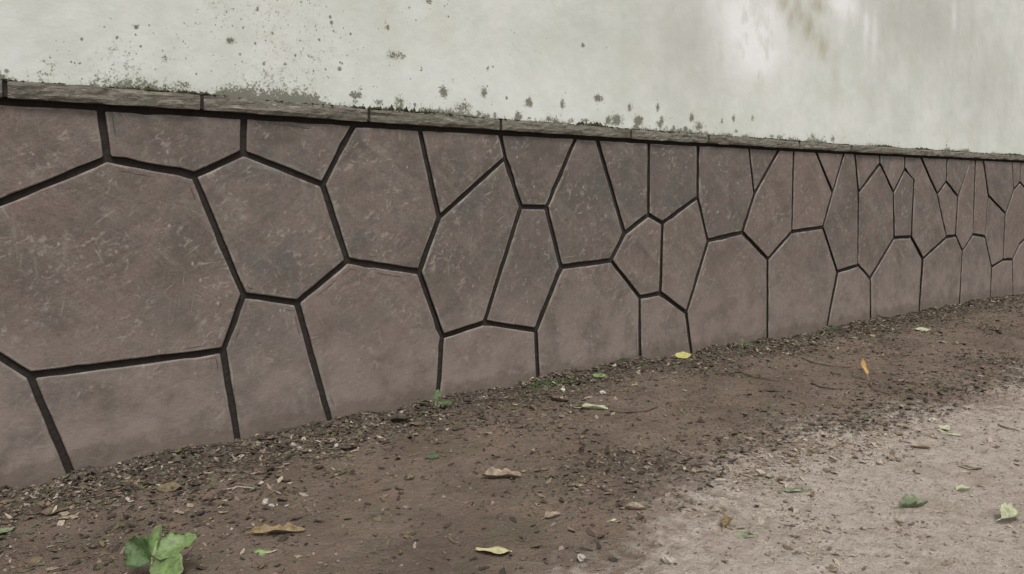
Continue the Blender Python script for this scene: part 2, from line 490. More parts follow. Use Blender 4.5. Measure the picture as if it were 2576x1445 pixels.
# plaster, with measured stains
px_ = np.concatenate([np.arange(WALL_L, -2.6, 0.12), np.arange(-2.6, 9.0, 0.0125), np.arange(9.0, WALL_R + 0.1, 0.12)])
pz_ = np.concatenate([np.arange(1.352, 3.05, 0.0125), np.arange(3.05, 3.5, 0.06)])
PX, PZ = np.meshgrid(px_, pz_)
PY = Y_PLAST + (fbm(PX * 1.1, PZ * 1.4, 51) - 0.5) * 0.012 + (fbm(PX * 5, PZ * 5, 53) - 0.5) * 0.005
hz = PZ - z_top(PX)
mould = 0.52 * sstep(0.32, 0.68, fbm(PX * 1.7, PZ * 2.2, 61)) * sstep(3.6, 0.8, PX) * sstep(-1.6, -0.6, PX) + 0.02
mould = mould + np.exp(-np.clip(hz, 0, 9) / 0.036) * (0.25 + 0.7 * fbm(PX * 5, PZ * 0 + 3, 63)) * 0.85
mould = mould + np.exp(-np.clip(hz, 0, 9) / 0.09) * sstep(0.48, 0.72, fbm(PX * 5, PZ * 3, 65)) * 0.5
mould = mould + np.exp(-np.clip(hz, 0, 9) / (0.022 + 0.05 * fbm(PX * 2.2, PZ * 0 + 8, 67))) * sstep(0.40, 0.62, fbm(PX * 4.2, PZ * 0.8 + 2, 69)) * 0.66 * sstep(14, 7, PX)
def blobs(lst, y=Y_PLAST):
    f = np.zeros(PX.shape)
    for px, py, rx, rz, s in lst:
        x, z = on_wall(px, py, y)
        if lst is MOULD:
            rx, rz = rx * (1.25 if px < 1000 else 1.5), rz * (1.1 if px < 1000 else 1.5)
        f = np.maximum(f, s * np.exp(-(((PX - x) / rx) ** 2 + ((PZ - z) / rz) ** 2)))
    return f
MOULD = [(578, 103, .018, .018, 1.3), (343, 68, .014, .012, 1.0), (130, 160, .055, .035, .72), (110, 185, .08, .03, .8), (412, 150, .012, .022, .95), (368, 163, .012, .009, 1.),
         (650, 18, .012, .03, .95), (995, 140, .055, .035, 1.0), (975, 70, .014, .016, 1.0), (970, 55, .012, .012, .9), (1228, 172, .014, .018, 1.0),
         (1080, 5, .016, .014, .95), (895, 240, .04, .025, 1.05), (905, 222, .02, .014, .9), (1115, 232, .030, .035, 1.05), (1168, 272, .055, .035, .95),
         (1217, 236, .018, .035, 1.1), (1330, 258, .025, .026, 1.15), (1415, 262, .018, .032, 1.1), (1505, 248, .04, .022, 1.1), (1553, 303, .055, .035, 1.1),
         (1608, 305, .045, .035, 1.1), (1585, 272, .026, .028, .95), (1655, 270, .020, .030, 1.1), (1665, 305, .022, .032, 1.1), (1740, 297, .024, .030, 1.15),
         (1757, 318, .06, .032, 1.0), (1845, 297, .018, .030, 1.0), (1893, 300, .020, .028, .95), (1815, 305, .018, .026, .95), (1467, 114, .018, .014, 1.1),
         (1530, 120, .02, .012, .9), (1005, 255, .026, .03, 1.0), (460, 215, .05, .03, .9), (560, 232, .04, .02, .95), (780, 245, .08, .022, 1.05),
         (750, 245, .05, .03, .9), (1960, 345, .05, .02, .95), (2045, 345, .06, .03, .9), (2095, 350, .03, .03, 1.), (525, 170, .01, .01, .95),
         (837, 54, .01, .02, .8), (945, 58, .01, .01, .9), (790, 150, .03, .02, .85), (1060, 175, .01, .012, .9), (1140, 205, .012, .012, .9)]
rm = random.Random(5)
for _ in range(34):
    q = rm.uniform(850, 2150)
    up = rm.choice((4, 8, 14, 26)) * rm.uniform(.6, 1.3) * (1 - .2 * (q > 1700))
    MOULD.append((q, lerp_line(COP_TOP, q) - up, rm.uniform(.010, .034), rm.uniform(.010, .028), rm.uniform(.8, 1.15)))
mould = np.maximum(mould, blobs(MOULD))
GRIME = [(2330, 60, 1.3, .55, .75), (2480, 200, 1.0, .7, .55), (2250, 330, .5, .5, .30), (1720, 100, .6, .5, .6), (2420, 20, .5, .6, .5), (1500, 60, .3, .4, .3), (2200, 190, .35, .5, .45)]
WARM = [(1975, 8, .10, .09, .9), (1990, 45, .09, .10, .8), (2045, 95, .08, .10, .85), (2010, 30, .10, .10, .95), (2035, 70, .09, .12, .9), (2070, 120, .09, .14, .75), (2060, 15, .13, .07, .8), (1900, 210, .08, .08, .3), (2100, 180, .06, .2, .4)]
CLEAN = [(1890, 60, .34, .26, 1.4), (1905, 130, .26, .20, 1.3), (1870, 40, .16, .14, 1.2), (2120, 10, .22, .10, 1.2), (2180, 60, .06, .18, .7), (2400, 40, .05, .18, .5), (2200, 90, .05, .2, .5)]
wsh = blobs(WARM)
plaster = grid_mesh('plaster', np.stack([PX, PY, PZ], 2)[:, ::1], M_PLASTER, wall,
                    {'mould': np.clip(mould, 0, 1.25), 'grime': np.clip(blobs(GRIME) + 0.05 * fbm(PX, PZ, 71), 0, 1), 'clean': blobs(CLEAN) * (1 - 0.6 * np.clip(wsh, 0, 1)), 'warm': wsh})
# solid body of the wall behind plaster and stones
def box(name, x0, x1, y0, y1, z0, z1, mat, parent):
    v = [(x, y, z) for z in (z0, z1) for y in (y0, y1) for x in (x0, x1)]
    f = [(0, 2, 3, 1), (4, 5, 7, 6), (0, 1, 5, 4), (2, 6, 7, 3), (0, 4, 6, 2), (1, 3, 7, 5)]
    return mesh_obj(name, v, f, mat, parent)
box('mortar_bed', WALL_L, WALL_R, Y_MORT, 0.22, -0.35, 1.36, M_MORTAR, wall)
box('wall_core', WALL_L + .002, WALL_R - .002, 0.035, 0.218, 1.362, 3.46, M_PLASTER, wall)

# --- stone slabs: the joint network as surveyed
V = dict(A=(270, 400), B=(488, 442), Cc=(613, 385), D=(812, 465), E=(875, 656), F=(613, 743), G=(748, 762), H=(562, 882), I=(75, 945),
         J=(1055, 685), K=(1105, 548), L=(1272, 398), M=(1312, 520), N=(1375, 522), O=(1218, 812), P=(1113, 847), Q=(1348, 832), Rr=(1412, 672),
         S=(1538, 656), U=(1572, 588), V=(1632, 541), W=(1667, 562), X=(1756, 497), Y=(1782, 606), Z=(1662, 738), AA=(1610, 748), AB=(1727, 787),
         AC=(1868, 585), AD=(1898, 489), AE=(1932, 652), AF=(1993, 583), AG=(2071, 572), AH=(2095, 485), AI=(2160, 484), AK=(2248, 484),
         J1=(2214, 412), J2=(2277, 425), AM=(2300, 450), AM2=(2293, 596), AN=(2251, 599), AO=(2159, 667), AP=(2107, 684), AQ=(2190, 701),
         AR=(2322, 651), AS=(2381, 597), AT=(2404, 593), AU=(2421, 632), AV=(2448, 590), AW=(2479, 596), AX=(2495, 672), AY=(2358, 489),
         J3=(2381, 457), AZ=(2411, 495), BA=(2487, 492), BB=(2530, 538), BC=(2551, 477), BD=(2567, 459), BE=(2524, 654), BF=(2547, 653), BG=(2565, 614),
         La=(-330, 645), Li=(-330, 690), Rm=(2640, 545))
TOPS = dict(Lt=-330, At=252, Ct=615, Dt=892, Kt=1056, Lt2=1258, Nt=1449, Ut=1502, Vt=1633, Xt=1757, AD1=1884, AD2=1961, AFt=1997, AH1=2052, AH2=2125,
            AIt=2151, J1t=2214, J2t=2277, TA=2316, J3t=2383, AZt=2444, AVt=2456, BAt=2474, BCt=2547, BDt=2570, Rt=2640)
FEET = dict(Lb=-330, Ib=205, Hb=607, Gb=844, Pb=1099, Qb=1357, AAb=1612, ABb=1745, AEb=1932, APb=2074, AQb=2192, ARb=2312, AUb=2414, AXb=2492, BFb=2550, Rb=2640)
W2 = {k: on_wall(*p) for k, p in V.items()}
W2.update({k: on_wall(x, lerp_line(TOP_LINE, x)) for k, x in TOPS.items()})
for k, x in FEET.items():
    a = on_wall(x, lerp_line(FOOT, x))
    W2[k] = (a[0], a[1] - 0.10)
FACES = '''Lt At A La|La A B F H I Li|Li I Ib Lb|At Ct Cc B A|Ct Dt D Cc|B Cc D E G F|Dt Kt K J E D|Kt Lt2 L K|K L M O P J|E J P Pb Gb G
F G Gb Hb H|I H Hb Ib|Lt2 Nt N M L|M N Rr Q O|P O Q Qb Pb|Nt Ut U S Rr N|Ut Vt V U|Vt Xt X W V|U V W Z AA S|W X Y AB Z|Rr S AA AAb Qb Q
AA Z AB ABb AAb|Xt AD1 AD AC Y X|AD1 AD2 AD|AD2 AFt AF AE AC AD|Y AC AE AEb ABb AB|AFt AH1 AH AG AF|AH1 AH2 AH|AE AF AG AP APb AEb
AH2 AIt AI AO AP AG AH|AIt J1t J1 AI|AI J1 AK AN AQ AO|J1t J2t J2 AK J1|AK J2 AM AM2 AN|J2t TA AY AS AR AM2 AM J2|TA J3t J3 AY|AP AO AQ AQb APb
AQ AN AM2 AR ARb AQb|AY J3 AZ AT AS|J3t AZt AZ J3|AZt AVt AV AU AT AZ|AR AS AT AU AUb ARb|AVt BAt BA AW AV|AU AV AW AX AXb AUb|BAt BCt BC BB BA
BCt BDt BD BC|BA BB BE AX AW|BB BC BD Rm BG BF BE|AX BE BF BFb AXb|BDt Rt Rm BD|BF BG Rm Rb BFb'''
polys = [[W2[k] for k in f.split()] for f in FACES.replace('\n', '|').split('|')]

def clip(poly, nx, nz, c):
    out = []
    for i in range(len(poly)):
        a, b = poly[i], poly[(i + 1) % len(poly)]
        da, db = a[0] * nx + a[1] * nz - c, b[0] * nx + b[1] * nz - c
        if da <= 0: out.append(a)
        if da * db < 0:
            t = da / (da - db)
            out.append((a[0] + (b[0] - a[0]) * t, a[1] + (b[1] - a[1]) * t))
    return out

def voronoi_run(x0, x1, zt):
    pts = []
    n = max(2, int((x1 - x0) / 0.52))
    for i in range(n):
        for j in range(3):
            pts.append((x0 + (i + 0.5 + 0.5 * (j % 2) - 0.25 + random.uniform(-.2, .2)) * (x1 - x0) / n, 0.08 + (j + 0.5 + random.uniform(-.2, .2)) * 0.42))
    for a in pts:
        poly = [(x0, -0.12), (x1, -0.12), (x1, zt), (x0, zt)]
        for b in pts:
            if b is a: continue
            nx, nz = b[0] - a[0], b[1] - a[1]
            poly = clip(poly, nx, nz, (nx * (a[0] + b[0]) + nz * (a[1] + b[1])) / 2)
            if len(poly) < 3: break
        if len(poly) >= 3:
            polys.append(poly)
voronoi_run(X_L - 2.4, X_L, W2['Lt'][1])
voronoi_run(X_R, X_R + 4.2, W2['Rt'][1])

def area2(p):
    return sum(p[i][0] * p[(i + 1) % len(p)][1] - p[(i + 1) % len(p)][0] * p[i][1] for i in range(len(p)))

def inset(p, d):
    n, out = len(p), []
    for i in range(n):
        a, b, c = Vector(p[i - 1]), Vector(p[i]), Vector(p[(i + 1) % n])
        e1, e2 = (b - a).normalized(), (c - b).normalized()
        n1, n2 = Vector((-e1.y, e1.x)), Vector((-e2.y, e2.x))
        k = 1 + n1.dot(n2)
        out.append(b + (n1 + n2) * (d / max(k, 0.35)))
    return out

def make_stone(p):
    if area2(p) < 0: p = p[::-1]
    q = inset(p, random.uniform(0.0112, 0.0136))
    # straight sawn edges with slight waver and blunt corners
    ring = []
    n = len(q)
    for i in range(n):
        a, b = q[i], q[(i + 1) % n]
        L = (b - a).length
        if L < 1e-4: continue
        e = (b - a) / L
        nn = Vector((-e.y, e.x))
        k = max(1, int(L / 0.045))
        c = min(0.004, L * 0.2)
        ts = [c / L] + [j / k for j in range(1, k)] + [1 - c / L]
        for t in ts:
            w = a + e * (L * t)
            wv = float(fbm(w.x * 9 + 3.1 * len(polys), w.y * 9, int(abs(a.x) * 50) % 97, 3)) - 0.5
            chip = random.uniform(.002, .005) if random.random() < .07 else 0.0
            ring.append(w + nn * (wv * 0.0055 * min(1.0, L / .15) + random.uniform(-0.0008, 0.0012) + chip))
    cx = sum((v.x for v in ring)) / len(ring); cz = sum((v.y for v in ring)) / len(ring)
    m = len(ring)
    y_f = Y_STONE + random.uniform(-0.0022, 0.0022)
    tx, tz = random.uniform(-.005, .005), random.uniform(-.012, .012)
    cen = Vector((cx, cz))
    prof = ((0.0, 0.030), (0.0, 0.0050), (0.0018, 0.0018), (0.0058, 0.0), (0.048, -0.0006))
    verts, faces = [], []
    base = [v for v in ring]
    for off, dy in prof:
        for v in base:
            d = (cen - v)
            w = v + d.normalized() * min(off, 0.5 * d.length) if d.length > 1e-5 else v
            verts.append((w.x, y_f + dy + tx * (w.x - cx) + tz * (w.y - cz), w.y))
    for k in range(len(prof) - 1):
        for i in range(m):
            j = (i + 1) % m
            faces.append((k * m + i, k * m + j, (k + 1) * m + j, (k + 1) * m + i))
    faces.append(tuple((len(prof) - 1) * m + i for i in range(m)))
    # origin at the slab's centre
    verts = [(v[0] - cx, v[1], v[2] - cz) for v in verts]
    o = mesh_obj('stone_slab', verts, faces, M_STONE, wall)
    at = o.data.attributes.new('edge', 'FLOAT', 'POINT')
    at.data.foreach_set('value', np.repeat(np.array([1, 1, 1, 1, 0], np.float32), m))
    o.location = (cx, 0, cz)
    o.data.materials.append(M_MORTAR)
    for k in range(m):
        o.data.polygons[k].material_index = 1          # pointing mortar clings to the slab's sides
    return o
for p in polys:
    make_stone(p)

# --- coping ledge, one slab after another
cuts = [on_wall(px, 300, Y_COP)[0] for px in (15, 510, 930, 1262, 1590, 1785, 2015, 2145, 2320, 2475, 2590)]
while cuts[0] > WALL_L + 0.8: cuts.insert(0, cuts[0] - random.uniform(.68, .8))
while cuts[-1] < WALL_R - 0.8: cuts.append(cuts[-1] + random.uniform(.68, .8))
for x in cuts:
    zb, zt = float(z_bot(x)), float(z_top(x))
    box('mortar_joint', x - .0078, x + .0078, Y_COP + .010, .0105, zb + .004, zt - .003, M_MORTAR, wall)
for i in range(len(cuts) - 1):
    a, b = cuts[i] + 0.008, cuts[i + 1] - 0.008
    nx, nz = 28, 5
    us = np.linspace(a, b, nx)
    jut = random.uniform(-0.004, 0.004)
    tw = random.uniform(-.003, .003)
    loop = []       # cross-section: underside back -> front face -> top back
    rows = []
    for kind, t in [('u', 0.0), ('u', 0.8)] + [('f', k / (nz - 1)) for k in range(nz)] + [('t', 0.2), ('t', 1.0)]:
        zb, zt = z_bot(us), z_top(us)
        edge = np.zeros(nx); edge[0] = edge[-1] = 0.003
        if kind == 'u':
            y = Y_COP + (1 - t) * 0.06 + 0.001; z = zb + 0.001
            rows.append(np.stack([us, np.full(nx, y), z + 0 * us], 1))
        elif kind == 'f':
            z = zb + (zt - zb) * t
            chip = (fbm(us * 7, z * 40, 81 + i, 4) - 0.5) * 0.014 + (fbm(us * 40, z * 90, 85, 2) - .5) * 0.006
            rim = 0.004 if t in (0.0, 1.0) else 0.0
            zz = z + (fbm(us * 16, us * 0 + t * 9, 91, 3) - .5) * 0.012 * (1 if t in (0.0, 1.0) else 0)
            rows.append(np.stack([us, Y_COP + jut + tw * (us - a) + chip + rim + edge, zz], 1))
        else:
            z = zt + 0.001 - 0.002 * (1 - t)
            rows.append(np.stack([us, np.full(nx, Y_COP + 0.012 + t * 0.045), z], 1))
    Pc = np.stack(rows)
    cx = (a + b) / 2
    nr = len(rows)
    verts = [tuple(Pc[r, k] - np.array([cx, 0, 0])) for r in range(nr) for k in range(nx)]
    faces = [(r * nx + k, r * nx + k + 1, (r + 1) * nx + k + 1, (r + 1) * nx + k) for r in range(nr - 1) for k in range(nx - 1)]
    faces.append(tuple(r * nx for r in range(nr)))
    faces.append(tuple(r * nx + nx - 1 for r in reversed(range(nr))))
    o = mesh_obj('coping_stone', verts, faces, M_COPING, wall)
    o.location = (cx, 0, 0)

# ------------------------------------------------------------------ soft growth on the ledge (uncountable)
def soup(name, pieces, mat, label, cat=None, parent=None):
    """pieces: list of (verts Nx3, faces, tone) joined as one piece of stuff"""
    vs, fs, tn, off = [], [], [], 0
    for v, f, t in pieces:
        vs.append(np.asarray(v)); tn.append(np.full(len(v), t))
        fs += [tuple(i + off for i in q) for q in f]
        off += len(v)
    me = bpy.data.meshes.new(name)
    me.from_pydata(np.concatenate(vs).tolist(), [], fs)
    at = me.attributes.new('tone', 'FLOAT', 'POINT')
    at.data.foreach_set('value', np.concatenate(tn).astype(np.float32))
    me.materials.append(mat)
    me.update()
    o = bpy.data.objects.new(name, me)
    C.objects.link(o)
    o.parent = parent
    tag(o, label, cat, kind='stuff')
    return o

OCT_F = [(0, 2, 4), (2, 1, 4), (1, 3, 4), (3, 0, 4), (2, 0, 5), (1, 2, 5), (3, 1, 5), (0, 3, 5)]
def lump(c, rx, ry, rz):
    v = np.array([(1, 0, 0), (-1, 0, 0), (0, 1, 0), (0, -1, 0), (0, 0, 1), (0, 0, -1)], float)
    v = v * RNG.uniform(0.6, 1.25, (6, 1)) + RNG.uniform(-.25, .25, (6, 3))
    a = RNG.uniform(0, 6.28)
    v = v * np.array([rx, ry, rz])
    x = v[:, 0] * math.cos(a) - v[:, 1] * math.sin(a); y = v[:, 0] * math.sin(a) + v[:, 1] * math.cos(a)
    return np.stack([x, y, v[:, 2]], 1) + np.array(c), OCT_F

M_MOSS = mat_varied('ledge_moss', [(0.030, 0.030, 0.022), (0.045, 0.050, 0.022), (0.060, 0.066, 0.030), (0.05, 0.042, 0.03), (0.085, 0.09, 0.04)])
pieces = []
for x in np.arange(WALL_L + 2, X_R + 2, 0.006):
    d = float(fbm(x * 3.1, 0.4, 101, 4))
    g = float(fbm(x * 1.1, 9.4, 105, 2))
    for k in range(2):
        if random.random() < 0.25 + 1.3 * (d - 0.3):
            h = random.uniform(0.0015, 0.005) + max(0, d - 0.5) ** 1.0 * random.uniform(0.0, 0.075)
            y = random.uniform(Y_COP + 0.006, 0.012)
            v, f = lump((x + random.uniform(-.006, .006), y, float(z_top(x)) + h * 0.4), random.uniform(.007, .018), random.uniform(.005, .010), h)
            pieces.append((v, f, random.random() * 0.99))
    if random.random() < 0.16 * max(0, g - 0.35) * 2:
        # upright blade of moss or tiny weed
        h = random.uniform(0.006, 0.028); w = random.uniform(.001, .0025); y = random.uniform(-0.01, 0.006)
        lx, ly = random.uniform(-.01, .01), random.uniform(-.006, .004)
        z0 = float(z_top(x)) - 0.002
        pieces.append((np.array([(x - w, y, z0), (x + w, y, z0), (x + lx * .5 + w * .8, y + ly * .4, z0 + h * .6), (x + lx * .5 - w * .8, y + ly * .4, z0 + h * .6), (x + lx, y + ly, z0 + h)]),
                       [(0, 1, 2, 3), (3, 2, 4)], random.choice((.25, .45, .85))))
soup('moss', pieces, M_MOSS, 'dark green moss growing along the top of the stone ledge', parent=wall)

# ------------------------------------------------------------------ leaf litter and grit on the soil
def in_view(x, y, margin=600):
    d = np.stack([x - CAM.x, y - CAM.y, np.full(np.shape(x), -CAM.z)], -1) @ np.array(CAM_M)
    px, py = FW / 2 + d[..., 0] / -d[..., 2] * FPX, CY - d[..., 1] / -d[..., 2] * FPX
    return (d[..., 2] < -.5) & (px > -margin) & (px < FW + margin) & (py < FH + margin)

def in_view_points(n, dens, margin=600):
    """random ground spots in and around the view weighted by dens(x, y): arrays x, y, z"""
    xs, ys, got = [], [], 0
    while got < n:
        k = 40000
        x = RNG.uniform(-3.2, 9.0, k); y = RNG.uniform(-3.4, -0.004, k)
        keep = (RNG.uniform(0, 1, k) < dens(x, y)) & in_view(x, y, margin)
        xs.append(x[keep]); ys.append(y[keep]); got += int(keep.sum())
    x, y = np.concatenate(xs)[:n], np.concatenate(ys)[:n]
    return x, y, g_height(x, y)

pale_at = lambda x, y: sstep(-0.3, 0.3, poly_dist(np.asarray(x, float), np.asarray(y, float), PALE_AREA))
def dens_bank(x, y):
    wide = 0.17 + 0.23 * sstep(2.4, -0.2, x)
    return np.exp(y / wide) * (0.30 + 0.70 * sstep(.35, .6, fbm(x * 3, y * 3, 201)))
BAND = [on_ground(*p) for p in ((1480, 1230), (1700, 1180), (1900, 1130), (2100, 1080), (2350, 990), (2600, 930))]
def dens_all(x, y):
    n = sstep(0.42, 0.68, fbm(x * 2.6, y * 2.6, 211))
    d = np.full(np.shape(x), 9.0)
    for k in range(len(BAND) - 1):
        (ax, ay), (bx, by) = BAND[k], BAND[k + 1]
        t = np.clip(((x - ax) * (bx - ax) + (y - ay) * (by - ay)) / ((bx - ax) ** 2 + (by - ay) ** 2), 0, 1)
        d = np.minimum(d, np.hypot(x - ax - t * (bx - ax), y - ay - t * (by - ay)))
    return np.clip(0.07 + 0.55 * n * n + 0.55 * np.exp(-(d / .24) ** 2), 0, 1)

def scrap(x, y, z, size):
    """a bent scrap of dry leaf, six points"""
    a = random.uniform(0, 6.28); ca, sa = math.cos(a), math.sin(a)
    w = size * random.uniform(0.3, 0.7)
    cu = random.uniform(-.15, .55) * size
    pts = []
    for u, v in ((-1, -.3), (-.1, -1), (1, -.2), (.8, .5), (0, .9), (-.9, .4)):
        u += random.uniform(-.25, .25); v += random.uniform(-.25, .25)
        px, py = u * size, v * w
        pts.append((px * ca - py * sa, px * sa + py * ca, cu * (u * u) * .5 + random.uniform(0, .18) * size))
    pts = np.array(pts)
    t = random.uniform(-.4, .4); pts[:, 2] += t * pts[:, 0] + random.uniform(-.35, .35) * pts[:, 1]
    pts[:, 2] += z + 0.001 - pts[:, 2].min() * 0.7
    pts[:, 0] += x; pts[:, 1] = np.minimum(pts[:, 1] + y, -0.002)
    return pts, [(0, 1, 4, 5), (1, 2, 3, 4)]

LITTER = [(0.145, 0.108, 0.076), (0.080, 0.060, 0.045), (0.22, 0.168, 0.12), (0.30, 0.24, 0.175), (0.16, 0.13, 0.075), (0.050, 0.040, 0.032), (0.105, 0.115, 0.065), (0.42, 0.36, 0.285)]
M_LITTER = mat_varied('dry_litter', LITTER)
pieces = []
for x, y, z in zip(*in_view_points(20000, dens_bank)):
    tone = random.choice((0, 1, 1, 1, 2, 3, 4, 5, 5, 5, 6, 6, 6, 7))
    pieces.append((*scrap(x, y, z, random.uniform(.003, .010) if random.random() < .75 else random.uniform(.010, .020)), tone / 8 + .06))
X, Y, Zp = in_view_points(23000, dens_all)
for x, y, z, dv in zip(X, Y, Zp, pale_at(X, Y)):
    if dv > .55 and random.random() < .45:
        continue
    tone = random.choice((2, 3, 3, 7, 7, 7, 0, 4)) if dv > .5 else random.choice((0, 1, 1, 2, 3, 4, 5, 5, 5, 6))
    pieces.append((*scrap(x, y, z, random.uniform(.003, .009) if random.random() < .8 else random.uniform(.009, .019)), tone / 8 + .06))
soup('leaf_litter', pieces, M_LITTER, 'crumbled dry leaf litter scattered over the earth and banked at the wall')

GRIT = [(0.19, 0.155, 0.125), (0.115, 0.092, 0.074), (0.27, 0.225, 0.185), (0.070, 0.058, 0.048), (0.40, 0.35, 0.30), (0.15, 0.118, 0.09)]
M_GRIT = mat_varied('grit', GRIT)
pieces = []
for src, n in ((dens_bank, 15000), (lambda x, y: .25 + .75 * dens_all(x, y), 26000)):
    X, Y, Zp = in_view_points(n, src)
    for x, y, z, dv in zip(X, Y, Zp, pale_at(X, Y)):
        s = random.uniform(.0015, .005) if random.random() < .86 else random.uniform(.005, .013 if src is dens_bank else .0095)
        v, f = lump((x, y, z + s * .25), s, s * random.uniform(.6, 1), s * random.uniform(.4, .75))
        tone = random.choice((0, 2, 2, 4, 5)) if dv > .5 else random.choice((0, 1, 1, 3, 5, 2))
        pieces.append((v, f, tone / 6 + .08))
# dark clods pushed up against the wall
CLX = [(on_wall(px, 1000)[0], w) for px, w in ((240, .10), (480, .2), (760, .2), (1010, .16), (1180, .16), (1400, .22), (1560, .2), (1800, .25), (2000, .3), (2250, .5))]
for _ in range(1500):
    cxx, w = random.choice(CLX)
    x = random.gauss(cxx, w * .7); y = -abs(random.gauss(.02, .11)) - .006
    s = random.uniform(.006, .020)
    v, f = lump((x, y, float(g_height(x, y)) + s * .2), s, s * random.uniform(.6, 1), s * random.uniform(.4, .8))
    v[:, 1] = np.minimum(v[:, 1], -.001)
    pieces.append((v, f, random.choice((1, 3, 3, 3, 5)) / 6 + .08))
soup('grit', pieces, M_GRIT, 'small clods and grit mixed into the earth')

# ------------------------------------------------------------------ single leaves, twigs, pebbles, plants
LEAFM = {
    'yellow': mat_leaf('pale_yellow_leaf', (0.50, 0.45, 0.22), (0.62, 0.57, 0.33)),
    'lemon': mat_leaf('lemon_leaf', (0.40, 0.38, 0.10), (0.50, 0.47, 0.19)),
    'green': mat_leaf('fresh_green_leaf', (0.16, 0.24, 0.085), (0.23, 0.32, 0.13), .55),
    'dull': mat_leaf('dull_green_leaf', (0.13, 0.17, 0.09), (0.22, 0.26, 0.15)),
    'dark': mat_leaf('dark_green_leaf', (0.050, 0.085, 0.040), (0.080, 0.125, 0.060)),
    'pale': mat_leaf('pale_green_leaf', (0.36, 0.40, 0.24), (0.48, 0.50, 0.33)),
    'tan': mat_leaf('tan_leaf', (0.20, 0.145, 0.07), (0.29, 0.22, 0.12)),
    'beige': mat_leaf('beige_dry_leaf', (0.24, 0.18, 0.13), (0.38, 0.31, 0.23)),
    'brown': mat_leaf('brown_dry_leaf', (0.11, 0.08, 0.055), (0.17, 0.125, 0.085)),
    'olive': mat_leaf('olive_brown_leaf', (0.13, 0.105, 0.06), (0.19, 0.155, 0.09)),
    'umber': mat_leaf('umber_leaf', (0.045, 0.035, 0.026), (0.075, 0.058, 0.042)),
    'orange': mat_leaf('orange_leaf', (0.40, 0.22, 0.08), (0.52, 0.34, 0.12)),
}
M_TWIG = mat_leaf('twig_bark', (0.055, 0.042, 0.03), (0.10, 0.078, 0.055), .85)
M_PALETWIG = mat_leaf('bleached_twig', (0.34, 0.28, 0.22), (0.44, 0.38, 0.31), .85)
M_WHITE = mat_leaf('white_stone', (0.40, 0.38, 0.34), (0.54, 0.52, 0.48), .8)
M_PALESTONE = mat_leaf('pale_stone', (0.36, 0.31, 0.26), (0.46, 0.41, 0.35), .85)

def leaf_geo(L, Wd, fold=0.25, curl=0.25, roll=0.0, lobes=0, ragged=0.08, twist=0.0, stalk=0.25, nu=12, nv=6, seed=0, peak=0.42):
    """leaf blade from -L/2 to L/2 along x, with thickness and a stalk"""
    rr = random.Random(seed)
    top = []
    ed = [(1 + rr.uniform(-ragged, ragged), 1 + rr.uniform(-ragged, ragged)) for _ in range(nu + 1)]
    ph = rr.uniform(0, 6)
    for i in range(nu + 1):
        t = i / nu
        s = t ** (math.log(0.5) / math.log(peak))
        w = math.sin(math.pi * min(max(s, 0.015), 0.985)) ** 0.75
        if lobes:
            w *= 1 - 0.26 * (0.5 + 0.5 * math.cos(t * lobes * 2 * math.pi))
        for j in range(nv + 1):
            v = 2 * j / nv - 1
            e = ed[i][0] if v < 0 else ed[i][1]
            hw = Wd / 2 * w * e
            ang = roll * abs(v) * 1.2
            y = hw * v * (math.sin(ang) / ang if ang > 1e-3 else 1)
            z = fold * hw * abs(v) + (hw * abs(v) * (1 - math.cos(ang)) / max(ang, 1e-3) if ang > 1e-3 else 0)
            z += curl * L * (t - .45) ** 2 + 0.03 * L * math.sin(t * 9 + ph + v * 2) * abs(v)
            tw = twist * (t - .5)
            y, z = y * math.cos(tw) - z * math.sin(tw), y * math.sin(tw) + z * math.cos(tw)
            top.append((L * (t - .5), y, z))
    th = 0.0007
    n = len(top)
    verts = top + [(x, y, z - th) for x, y, z in top]
    faces = []
    c = nv + 1
    for i in range(nu):
        for j in range(nv):
            a = i * c + j
            faces.append((a, a + c, a + c + 1, a + 1))
            faces.append((n + a, n + a + 1, n + a + c + 1, n + a + c))
    rim = [j for j in range(c)] + [i * c + nv for i in range(1, nu + 1)] + [nu * c + j for j in range(nv - 1, -1, -1)] + [i * c for i in range(nu - 1, 0, -1)]
    for k in range(len(rim)):
        a, b = rim[k], rim[(k + 1) % len(rim)]
        faces.append((a, b, n + b, n + a))
    if stalk:
        sl = stalk * L; x0 = -L / 2; z0 = curl * L * .2
        b0 = len(verts); r = 0.0011 + L * 0.006
        for k, (dx, dz) in enumerate(((0.04 * L, 0), (-sl * .5, -z0 * .3), (-sl, -z0 * .55))):
            for q in range(4):
                an = q * math.pi / 2
                verts.append((x0 + dx, r * math.cos(an) + 0.1 * sl * (k == 2), z0 + dz + r * math.sin(an)))
        for k in range(2):
            for q in range(4):
                a, b = b0 + k * 4 + q, b0 + k * 4 + (q + 1) % 4
                faces.append((a, b, b + 4, a + 4))
        faces.append((b0 + 8, b0 + 9, b0 + 10, b0 + 11))
    return verts, faces

def sit(o, px, py, lift=0.0):
    """lay o on the soil at a surveyed spot"""
    z = 0.0
    for _ in range(5):
        x, y = on_ground(px, py, z)
        z = float(g_height(x, min(y, -0.004)))
    o.location = (x, y, z + lift)
    bpy.context.view_layer.update()
    lo = min((o.matrix_world @ Vector(c)).z for c in o.bound_box)
    o.location.z += z - lo - 0.003 + lift
    return o

def px_scale(py):
    return CAM.z / (py - 488.0)        # metres per survey pixel at that row

